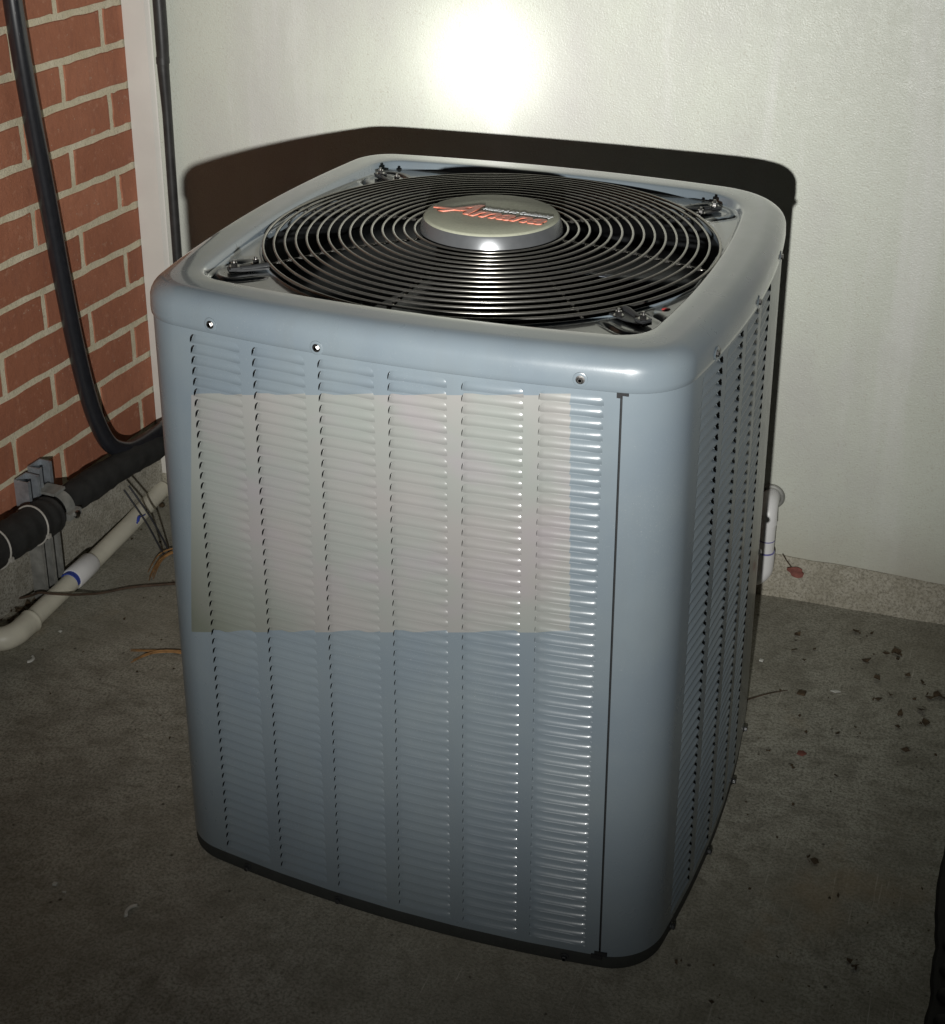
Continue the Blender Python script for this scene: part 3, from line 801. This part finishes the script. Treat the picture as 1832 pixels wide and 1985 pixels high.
chip(.4145, .3417, [(-.0075, -.006), (.006, -.007), (.007, .006), (-.006, .0055)], .0025, 'small square black scrap on the concrete right of the unit', LEAFD, 'rubber_scrap')
chip(.4647, .3653, [(-.008, -.002), (0, -.004), (.009, .001), (.004, .004), (-.004, .002)], .002, 'pale flake on the concrete right of the black scrap')
chip(.4401, .186, [(-.007, -.005), (.002, -.007), (.008, .001), (.002, .006), (-.006, .004)], .002, 'small reddish leaf scrap on the concrete right of the unit', LEAFR, 'leaf_scrap', 'leaf')
chip(.336, .409, [(-.0035, -.003), (.003, -.003), (.004, .003), (-.003, .003)], .003, 'tiny white pebble by the right rear corner of the unit')
# red leaf resting against the footing
def leaf(name, size, seed, m_):
    R = random.Random(seed); v = [(0, 0, .0015)]; n2 = 16
    for i in range(n2):
        a = 2*pi*i/n2; r = size*(.75 + .35*R.random())*(1.0 if math.cos(a) > -.8 else 1.15)
        v.append((r*math.cos(a)*1.25, r*math.sin(a)*.75, R.uniform(0, .004)))
    return mk(name, v, [(0, i+1, (i+1) % n2+1) for i in range(n2)], m_, True, 180)
lf = empty('fallen_leaf', W(1.277, .0585, .0145)); tag(lf, 'reddish brown dead leaf caught on the wall footing beside the white PVC drain', 'leaf')
lf.rotation_euler = (1.25, .35, .05)
ob('leaf_blade', leaf('leaf_blade', .0125, 4, LEAFR), lf)
MB().tube([(-.012, .004, .001), (-.026, .012, .002), (-.036, .019, .001)], .0008, 6).build('stalk', TWIG, lf)
# rubber mat at the right edge
mt = empty('rubber_mat', (.95, -.3, 0)); tag(mt, 'black studded rubber mat on the concrete at the right edge of the photo', 'mat')
v = []; f = []; R = random.Random(3); n2 = 60
for i in range(n2+1):
    y = -.65 + 1.2*i/n2; e = .662 + .004*math.sin(y*17) + R.uniform(-.002, .002)
    v += [(e-.95, y, .0005), (e-.946, y, .005), (.6, y, .006)]
for i in range(n2):
    for k in range(2): a = i*3+k; f.append((a, a+1, a+4, a+3)[::-1])
MB().add(v, f).build('sheet', MATM, mt, True, 40)
sd = MB()
for i in range(27):
    for j in range(6):
        sd.lathe([(.0125, .0055), (.0115, .009), (.006, .0108), (.0005, .011)], 14, Matrix.Translation((.686-.95 + .044*j + .02*(i % 2)*0, -.62 + .043*i + R.uniform(-.002, .002), 0)), cap=False)
tag(sd.build('stud', MATM, mt), kind='stuff')
# leaf litter
lit = MB(); R = random.Random(21)
def scrap(x, y, s):
    n2 = R.randint(4, 6); a0 = R.random()*6; el_ = R.uniform(.3, 1)
    ring = []
    for i in range(n2):
        a = a0 + 2*pi*i/n2; r = s*R.uniform(.6, 1.1); px, py = r*math.cos(a), r*el_*math.sin(a)
        ring.append((x + px*math.cos(a0) - py*math.sin(a0), y + px*math.sin(a0) + py*math.cos(a0), R.uniform(.0008, .0012 + s*.75)))
    lit.add([(x, y, .002)] + ring, [(0, i+1, (i+1) % n2 + 1) for i in range(n2)])
for _ in range(95):
    x = .36 + abs(R.gauss(.17, .13)); y = R.uniform(-.35, .60); 
    if y > .57: continue
    scrap(x, y, R.choice((.0015, .002, .002, .003, .003, .004, .006)) * (1.2 if y > .2 else .8))
for x, y, s in ((.4728, .5531, .011), (.4989, .5544, .009), (.53, .50, .012), (.545, .512, .014), (.55, .49, .01), (.50, .47, .012), (.4959, -.0455, .010), (.487, -.04, .006), (.5748, -.2196, .010), (.566, -.213, .007),
                (.3616, -.2942, .007), (.6226, .4102, .014), (.61, .40, .012), (.5867, .2483, .013), (.5692, .3033, .009), (.57, .34, .010), (.60, .36, .013), (.595, .44, .01), (.57, .45, .008), (.61, .33, .012)):
    s *= .72; scrap(x, y, s); scrap(x+R.uniform(-.01, .01), y+R.uniform(-.01, .01), s*.5)
for _ in range(60):
    s = R.uniform(-.75, -.02); p = Bp(s, 0, R.uniform(.008, .06)); scrap(p.x, p.y, R.uniform(.003, .011))
for _ in range(70):
    p = Bp(R.gauss(-.40, .09), 0, R.uniform(.006, .05)); scrap(p.x, p.y, R.uniform(.004, .012))
for _ in range(40): scrap(R.uniform(-.85, -.45), R.uniform(-.2, .4), R.choice((.002, .003, .004)))
tag(lit.build('leaf_litter', LEAFD, None, False), kind='stuff')
